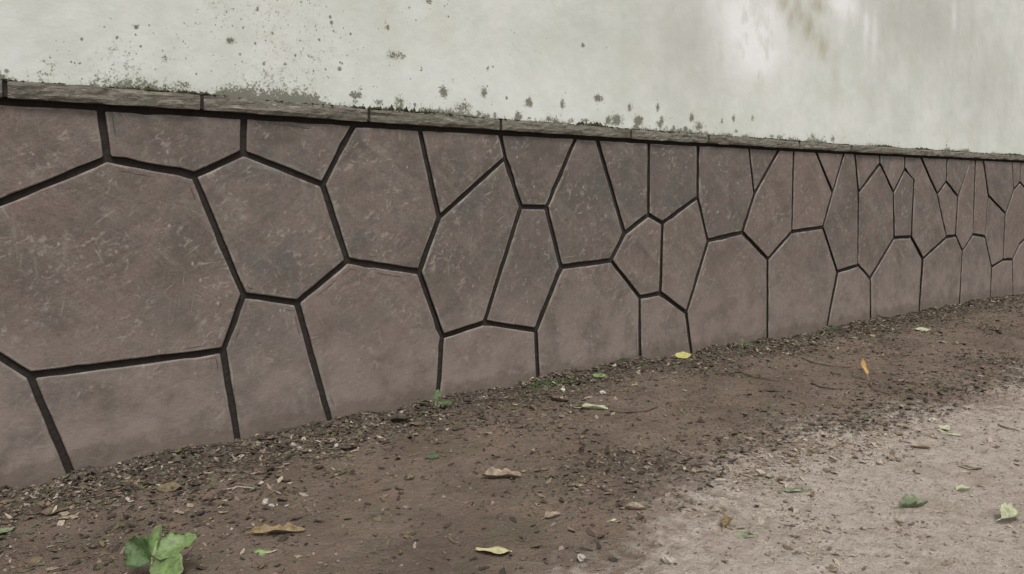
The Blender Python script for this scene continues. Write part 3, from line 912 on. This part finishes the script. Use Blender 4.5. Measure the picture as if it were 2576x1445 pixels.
_seed = [0]
def leaf(px, py, wpx, mat, label, heading=0, ratio=0.45, tilt=(0, 0), name='fallen_leaf', cat='leaf', group='fallen leaves on the earth', lift=0.0, **kw):
    _seed[0] += 1
    L = wpx * px_scale(py) * .9
    v, f = leaf_geo(L, L * ratio, seed=_seed[0], **kw)
    o = mesh_obj(name, v, f, LEAFM[mat], None, True)
    # heading measured from the picture's horizontal
    o.rotation_euler = (R(tilt[0]), R(tilt[1]), YAW - math.pi / 2 + R(heading))
    sit(o, px, py, lift)
    return tag(o, label, cat, group)

leaf(1240, 1390, 98, 'yellow', 'pale yellow leaf lying flat near the bottom centre of the dirt', 172, .62, fold=.1, curl=.1, stalk=.05, tilt=(12, 0))
leaf(660, 1393, 54, 'green', 'small bright green oval leaf right of the seedling', 8, .5, fold=.2, curl=.2, stalk=0, tilt=(14, 0))
leaf(700, 1342, 150, 'tan', 'long ragged yellowish tan leaf above the small green oval leaf', 5, .28, fold=.4, curl=.12, lobes=5, roll=.9, ragged=.3, stalk=.1, tilt=(16, 0))
leaf(1262, 1203, 112, 'beige', 'large curled beige dry leaf in the middle of the bare earth', -3, .34, fold=.5, curl=.2, roll=1.0, ragged=.25, stalk=.15, tilt=(18, 0))
leaf(1362, 1186, 50, 'olive', 'small dark olive curled leaf just right of the large beige leaf', 15, .3, fold=.6, curl=.5, roll=1.2)
leaf(1390, 1302, 50, 'beige', 'small crumpled light brown leaf between the large beige leaf and the yellow one', 25, .6, fold=.5, curl=.6, roll=.8, ragged=.3)
leaf(1600, 1282, 62, 'beige', 'pale brown folded leaf at the left edge of the pale ground patch', -8, .5, fold=.7, curl=.4, roll=.7)
leaf(1549, 1310, 36, 'pale', 'small pale greenish leaf scrap below left of the pale brown folded leaf', 12, .5, fold=.4, curl=.4)
leaf(1826, 1322, 56, 'tan', 'crumpled yellowish brown leaf beside a narrow pale green one', 60, .75, fold=.7, curl=.9, roll=1.0, ragged=.4, lobes=3)
leaf(1876, 1350, 72, 'dull', 'narrow pale green leaf below the crumpled yellowish brown leaf', -14, .32, fold=.4, curl=.15, tilt=(14, 0))
leaf(2538, 1308, 84, 'pale', 'pale green folded leaf at the lower right edge of the picture', 28, .62, fold=.9, curl=.5, roll=.5, tilt=(20, 0), ragged=.2)
leaf(2300, 1276, 84, 'dull', 'crumpled greyish green leaf on the pale ground patch', 10, .6, fold=.7, curl=.5, roll=.9, ragged=.35, lobes=4)
leaf(2424, 1236, 46, 'pale', 'small curled yellow green leaf above the greyish green one at right', 8, .6, fold=.8, curl=.6, roll=.8)
leaf(2008, 1234, 78, 'dull', 'flat dull green leaf on the pale ground patch, left of centre', 2, .32, fold=.2, curl=.12)
leaf(2376, 1080, 42, 'pale', 'pale yellow green leaf at the far edge of the pale ground patch', 30, .6, fold=.4, curl=.4, tilt=(15, 0))
leaf(2404, 1095, 44, 'pale', 'pale leaf touching the right side of the pale yellow green leaf', -12, .45, fold=.4, curl=.3)
leaf(2170, 955, 46, 'orange', 'orange yellow leaf standing partly upright on the dark earth', 100, .45, fold=.5, curl=.6, tilt=(20, -55), stalk=.4)
leaf(1718, 902, 46, 'lemon', 'lemon yellow leaf lying against the foot of the stone wall', 5, .6, fold=.3, curl=.5, tilt=(30, 0))
leaf(1495, 1030, 76, 'pale', 'pale greenish curled leaf lying at the left end of a dark twig', -14, .36, fold=.6, curl=.25, roll=.8)
leaf(1480, 1002, 30, 'beige', 'tiny beige leaf just above the pale greenish curled leaf', 40, .5, fold=.5, curl=.5)
leaf(1508, 948, 38, 'green', 'small green leaf against the wall right of the moss patch', -5, .55, fold=.2, curl=.3, tilt=(20, 0))
leaf(1090, 1152, 36, 'dark', 'small dark green leaf on the bare earth left of the large beige leaf', 20, .6, fold=.3, curl=.5, tilt=(20, 0))
leaf(896, 1258, 26, 'yellow', 'tiny pale yellow scrap of leaf on the bare earth', 0, .5, fold=.2, curl=.3)
leaf(2322, 833, 42, 'pale', 'pale green leaf near the far end of the wall foot', -14, .45, fold=.3, curl=.3, tilt=(20, 0))
leaf(2504, 832, 32, 'pale', 'small pale leaf standing on edge at the far right', 70, .6, fold=.3, curl=.3, tilt=(40, 0))
leaf(2145, 852, 44, 'beige', 'narrow beige leaf near the wall left of the far pale green leaf', -18, .35, fold=.4, curl=.3)
leaf(1237, 1090, 52, 'beige', 'flat pinkish beige leaf strip near the wall debris', -2, .3, fold=.3, curl=.15)
leaf(427, 1232, 66, 'olive', 'rounded olive brown leaf in the debris below the left slabs', 10, .75, fold=.2, curl=.3, tilt=(14, 0))
leaf(488, 1222, 50, 'umber', 'dark curled leaf right of the rounded olive brown leaf', -40, .6, fold=.7, curl=.7)
leaf(342, 1202, 76, 'brown', 'flat brown leaf close to the wall left of the rounded olive leaf', -4, .55, fold=.15, curl=.2)
leaf(137, 1288, 74, 'brown', 'broad brown leaf in the litter near the left edge', 20, .7, fold=.3, curl=.4)
leaf(178, 1304, 52, 'beige', 'tan curled leaf touching the broad brown leaf at left', 5, .5, fold=.5, curl=.3)
leaf(30, 1262, 60, 'olive', 'olive brown leaf in the litter at the left picture edge', 40, .6, fold=.3, curl=.4)
leaf(432, 1326, 88, 'brown', 'greyish brown folded leaf just above the green seedling', 14, .45, fold=.5, curl=.3)
leaf(12, 1338, 60, 'dull', 'dull green leaf at the left picture edge', 60, .6, fold=.4, curl=.4)
leaf(722, 1150, 40, 'dark', 'dark green leaf lying in the debris left of the white crumbs', 60, .6, fold=.4, curl=.5)
leaf(880, 1132, 56, 'umber', 'dark brown curled leaf in the debris beneath the third foot joint', 20, .5, fold=.6, curl=.6, roll=.6)
leaf(1005, 1062, 60, 'umber', 'blackish rolled leaf against the wall left of the green weed', 10, .5, fold=.8, curl=.5, roll=.8, tilt=(18, 0))
leaf(1050, 1070, 52, 'brown', 'brown dry leaf leaning on the blackish rolled leaf', -20, .6, fold=.5, curl=.4)
leaf(1410, 1012, 56, 'brown', 'curled brown leaf below the moss patch', -30, .5, fold=.7, curl=.7, roll=.8)
leaf(1340, 1030, 44, 'tan', 'short tan leaf stub in the debris left of the curled brown leaf', -60, .35, fold=.8, curl=.1, roll=1.0)
leaf(1951, 985, 46, 'umber', 'dark narrow leaf alone on the darker earth', -12, .38, fold=.4, curl=.2)
leaf(1760, 925, 50, 'umber', 'dark brown leaf beside the lemon yellow leaf', 18, .5, fold=.5, curl=.4)
leaf(1652, 1195, 44, 'beige', 'pale beige leaf chip above the pale ground patch', -8, .4, fold=.2, curl=.2)
leaf(1740, 1284, 46, 'beige', 'beige leaf chip on the near left edge of the pale ground patch', -18, .5, fold=.3, curl=.3)
leaf(1800, 1285, 48, 'beige', 'beige leaf chip right beside a similar one on the pale ground patch', -6, .45, fold=.3, curl=.3)
leaf(2318, 1128, 56, 'beige', 'curled light brown leaf amid the scraps on the far pale ground patch', -20, .45, fold=.6, curl=.5, roll=.6)
leaf(2240, 1156, 36, 'beige', 'small upright beige leaf on the middle of the pale ground patch', 50, .6, fold=.5, curl=.5, tilt=(25, 0))
leaf(2060, 1140, 44, 'brown', 'brown leaf at the far left rim of the pale ground patch', -30, .4, fold=.5, curl=.5)
leaf(2440, 1180, 60, 'brown', 'brown folded leaf on the right of the pale ground patch', -22, .4, fold=.5, curl=.4)
leaf(2370, 1290, 50, 'beige', 'narrow light brown leaf right of the greyish green crumpled leaf', -35, .35, fold=.4, curl=.3)
leaf(1900, 1195, 46, 'brown', 'brown leaf on the left rim of the pale ground patch', -25, .45, fold=.4, curl=.4)
leaf(2230, 1005, 44, 'tan', 'narrow tan leaf on the earth below the orange yellow leaf', -5, .3, fold=.3, curl=.2)
leaf(2480, 900, 46, 'beige', 'pale narrow leaf on the far dark earth at right', -6, .3, fold=.3, curl=.2)
leaf(2385, 862, 50, 'beige', 'pale flat strip of leaf near the far wall foot', -8, .25, fold=.2, curl=.15)

# smaller scraps that nothing tells apart
proto = []
for k, mt in enumerate(('brown', 'beige', 'umber', 'olive', 'tan', 'brown')):
    v, f = leaf_geo(.034, .034 * random.uniform(.35, .6), fold=random.uniform(.3, .8), curl=random.uniform(.2, .7), roll=random.uniform(0, 1), ragged=.35, stalk=0, nu=6, nv=4, seed=500 + k)
    me = bpy.data.meshes.new('leaf_scrap')
    me.from_pydata(v, [], f); me.materials.append(LEAFM[mt]); me.shade_smooth(); me.update()
    proto.append(me)
def dens_scrap(x, y):
    return np.clip(0.9 * np.exp(y / .3) + 0.8 * dens_all(x, y) * (dens_all(x, y) > .4) + .08, 0, 1)
TONES = ('brown', 'pale beige', 'blackish', 'olive brown', 'tan', 'brown')
X, Y, Zp = in_view_points(280, dens_scrap, -10)
for x, y, z, dv in zip(X, Y, Zp, pale_at(X, Y)):
    sh = random.uniform(.45, 1.3)
    k = random.choice((1, 1, 0, 4)) if dv > .5 else random.choice((0, 0, 2, 2, 3, 1, 5))
    o = bpy.data.objects.new('leaf_scrap', proto[k])
    C.objects.link(o)
    o.scale = (sh, sh, sh)
    o.rotation_euler = (random.uniform(-.3, .3), random.uniform(-.3, .3), random.uniform(0, 6.28))
    o.location = (x, y, z + 0.003)
    place = 'on the pale ground patch' if dv > .5 else ('in the debris at the foot of the wall' if y > -.35 else 'on the darker bare earth')
    size = 'larger' if sh > .9 else 'tiny'
    tag(o, '%s %s curled leaf scrap %s' % (size, TONES[k], place), 'leaf scrap', 'small dry leaf scraps')

# twigs
def tube(name, pts, r0, r1, mat, parent=None, sides=6):
    verts, faces = [], []
    n = len(pts)
    for i, p in enumerate(pts):
        p = Vector(p)
        d = (Vector(pts[min(i + 1, n - 1)]) - Vector(pts[max(i - 1, 0)])).normalized()
        a = d.orthogonal().normalized(); b = d.cross(a)
        r = r0 + (r1 - r0) * i / (n - 1)
        for q in range(sides):
            t = 2 * math.pi * q / sides
            verts.append(p + (a * math.cos(t) + b * math.sin(t)) * r)
    for i in range(n - 1):
        for q in range(sides):
            faces.append((i * sides + q, i * sides + (q + 1) % sides, (i + 1) * sides + (q + 1) % sides, (i + 1) * sides + q))
    faces.append(tuple(range(sides))[::-1]); faces.append(tuple((n - 1) * sides + q for q in range(sides)))
    c = Vector(pts[0])
    o = mesh_obj(name, [v - c for v in verts], faces, mat, parent, True)
    o.location = c
    return o

def twig(line, r, mat, label, lift=0.002):
    pts = []
    for px, py in line:
        z = 0
        for _ in range(4):
            x, y = on_ground(px, py, z); z = float(g_height(x, min(y, -.01)))
        pts.append((x, y, z + lift + r * .5))
    fine = []
    for i in range(len(pts) - 1):
        for t in (0, .33, .66):
            a, b = Vector(pts[i]), Vector(pts[i + 1])
            p = a.lerp(b, t); p.z = max(p.z, float(g_height(p.x, p.y)) + r * .4)
            fine.append(p + Vector((random.uniform(-1, 1), random.uniform(-1, 1), random.uniform(0, 1))) * r * .5)
    fine.append(Vector(pts[-1]))
    return tag(tube('twig', fine, r, r * .5, mat), label, 'twig', 'twigs on the earth')
twig([(2018, 903), (2050, 917), (2090, 923), (2140, 926)], .004, M_TWIG, 'thin dark curved twig on the earth right of the long bottom slab')
twig([(1535, 1036), (1580, 1042), (1625, 1038), (1655, 1026)], .004, M_TWIG, 'thin dark twig running right from the pale greenish curled leaf')
twig([(2512, 1071), (2532, 1078), (2565, 1086)], .006, M_PALETWIG, 'pale bleached stick at the right picture edge on the pale ground patch')
twig([(2185, 968), (2200, 985), (2235, 994), (2270, 990)], .003, M_TWIG, 'thin dark twig curving beside the orange yellow leaf')
twig([(1800, 945), (1860, 940), (1900, 952), (1960, 962)], .004, M_TWIG, 'wavy dark twig on the darker earth below the lemon leaf')
twig([(2040, 968), (2065, 978), (2110, 982)], .005, M_TWIG, 'short thick dark twig above the dark narrow leaf')
twig([(560, 1236), (600, 1228), (640, 1232)], .003, M_PALETWIG, 'pale short twig in the debris under the second foot joint')
x0, _z = on_wall(2203, 792); x1, _ = on_wall(2216, 806)
tag(tube('twig', [(x1, -.05, float(g_height(x1, -.05))), ((x0 + x1) / 2 + .01, -.025, _z - .02), (x0, -.014, _z)], .006, .004, M_TWIG), 'short dark twig leaning on the far slabs of the wall', 'twig', 'twigs on the earth')

# pebbles
def pebble(px, py, wpx, mat, label, flat=.55):
    rr = random.Random(int(px * 7 + py))
    r = wpx * px_scale(py) / 2
    verts, faces = [], []
    nu, nv = 9, 5
    for i in range(nv + 1):
        th = math.pi * i / nv
        for j in range(nu):
            ph = 2 * math.pi * j / nu
            k = 1 + rr.uniform(-.28, .28)
            verts.append((r * k * math.sin(th) * math.cos(ph), r * .75 * k * math.sin(th) * math.sin(ph), r * flat * k * math.cos(th)))
    for i in range(nv):
        for j in range(nu):
            faces.append((i * nu + j, (i + 1) * nu + j, (i + 1) * nu + (j + 1) % nu, i * nu + (j + 1) % nu))
    o = mesh_obj('pebble', verts, faces, mat)
    o.rotation_euler = (rr.uniform(-.2, .2), rr.uniform(-.2, .2), rr.uniform(0, 3))
    sit(o, px, py, -r * flat * .35)
    return tag(o, label, 'pebble', 'pebbles on the earth')
pebble(1682, 1414, 44, M_PALESTONE, 'pale flat pebble at the bottom, left rim of the pale ground patch', .4)
pebble(1416, 984, 14, M_WHITE, 'small white pebble nearer the wall of two below the moss cushion')
pebble(1417, 1007, 18, M_WHITE, 'small white pebble farther from the wall of two below the moss cushion')
pebble(1516, 992, 16, M_WHITE, 'white pebble on the debris below the small green wall leaf')
pebble(1463, 1412, 26, M_PALESTONE, 'dull grey pebble at the bottom between the yellow leaf and the pale ground patch', .7)
pebble(1463, 1136, 18, M_MORTAR, 'single blackish pebble on the bare earth above the large beige leaf', .7)
pebble(2345, 1062, 22, M_PALESTONE, 'pale pebble beside the pale yellow green leaf on the far pale ground')
pebble(2213, 1167, 22, M_PALESTONE, 'rounded pale pebble on the middle of the pale ground patch')
for k, (px, py, w) in enumerate(((668, 1268, 20), (684, 1273, 16), (700, 1271, 12), (722, 1274, 10))):
    pebble(px, py, w, M_WHITE, 'white crumb in the row of four above the long tan leaf, %s' % ('largest and leftmost', 'second from the left', 'third from the left', 'smallest and rightmost')[k])
for k, (px, py, w) in enumerate(((738, 1124, 20), (752, 1130, 14), (846, 1124, 14), (780, 1136, 10))):
    pebble(px, py, w, M_WHITE, ('white crumb in the wall debris, leftmost of four', 'white crumb touching the leftmost white crumb in the wall debris', 'white crumb in the wall debris, rightmost of four', 'tiny white crumb below the other three in the wall debris')[k])

# seedling near the camera
def seedling(px, py, label, leaves, stem_h, stem_mat, name='seedling'):
    root = bpy.data.objects.new(name, None)
    C.objects.link(root)
    z = 0
    for _ in range(4):
        x, y = on_ground(px, py, z); z = float(g_height(x, y))
    root.location = (x, y, z)
    root.rotation_euler = (0, 0, YAW - math.pi / 2)      # its own axes: right, away, up
    tag(root, label, 'plant')
    for k, (tip, Ln, ratio, head, pit, rl, mt, kw) in enumerate(leaves):
        base = Vector(tip)
        tube('stem', [Vector((0, 0, -.01)), Vector((base.x * .3, base.y * .3, stem_h * .55)), base], .0022, .0014, stem_mat, root)
        v, f = leaf_geo(Ln, Ln * ratio, stalk=0, nu=14, nv=8, seed=900 + k, **kw)
        v = [(a + Ln / 2, b, c) for a, b, c in v]
        o = mesh_obj('leaf', v, f, LEAFM[mt], root, True)
        o.location = base
        o.rotation_euler = (R(rl), R(-pit), R(head))
    return root
M_STEM = mat_leaf('green_stem', (0.24, 0.28, 0.13), (0.32, 0.36, 0.19))
LEAFM['sprout'] = mat_leaf('sprout_leaf', (0.115, 0.18, 0.060), (0.18, 0.262, 0.095), .5)
LEAFM['sprout_dark'] = mat_leaf('sprout_dark_leaf', (0.045, 0.090, 0.026), (0.095, 0.15, 0.058), .5)
kw = dict(fold=.18, curl=.25, lobes=3, ragged=.14, peak=.55)
seedling(382, 1462, 'green seedling with four lobed leaves at the lower left',
         [((-.002, .004, .050), .086, 1.1, 158, 30, -68, 'sprout_dark', dict(fold=.5, curl=.2, ragged=.20, lobes=3, peak=.5)),
          ((.000, .010, .060), .078, .62, 80, 62, -20, 'sprout', dict(fold=.5, curl=.1, ragged=.12, peak=.5)),
          ((.004, -.004, .066), .112, .74, 28, 12, 26, 'sprout', dict(fold=.45, curl=.3, ragged=.22, lobes=3, peak=.42)),
          ((.008, -.022, .044), .098, 1.05, -12, 2, 46, 'sprout', dict(fold=.25, curl=.2, ragged=.22, lobes=3, peak=.5))], .06, M_STEM)
# weed leaf at the wall foot
seedling(1096, 1030, 'flat green weed growing at the wall foot below the narrow slab joint',
         [((-.005, 0, .018), .085, .55, 170, 6, 20, 'dark', kw), ((.01, -.01, .02), .075, .5, -5, 4, 24, 'sprout_dark', kw), ((0, .01, .03), .06, .6, 80, 40, 10, 'sprout_dark', kw)], .02, M_STEM, 'weed')
seedling(1868, 880, 'tiny green sprout at the wall foot right of the lemon yellow leaf',
         [((-.005, 0, .02), .05, .5, 160, 10, 10, 'green', kw), ((.01, -.01, .02), .05, .5, 0, 14, 20, 'dark', kw), ((0, .01, .03), .045, .6, 80, 40, 10, 'dark', kw)], .02, M_STEM, 'weed')

# moss cushion on the soil at the wall foot
M_MOSS2 = mat_varied('green_moss', [(0.04, 0.085, 0.02), (0.055, 0.11, 0.025), (0.03, 0.06, 0.018), (0.07, 0.12, 0.035)])
def moss_patch(px, py, w, d, n, label):
    x0, y0 = on_ground(px, py, float(z_foot(on_wall(px, py)[0])))
    pc = []
    for _ in range(n):
        x = x0 + random.gauss(0, w); y = min(-.006, y0 + random.gauss(0, d))
        s = random.uniform(.003, .009)
        v, f = lump((x, y, float(g_height(x, y)) + s * .3), s, s, s * random.uniform(.7, 1.4))
        pc.append((v, f, random.random() * .99))
    return soup('moss_patch', pc, M_MOSS2, label)
moss_patch(1395, 965, .07, .018, 260, 'bright green moss cushion on the earth beside the fifth foot joint')
moss_patch(2060, 842, .14, .02, 220, 'dark green moss strip at the wall foot by the far joints')
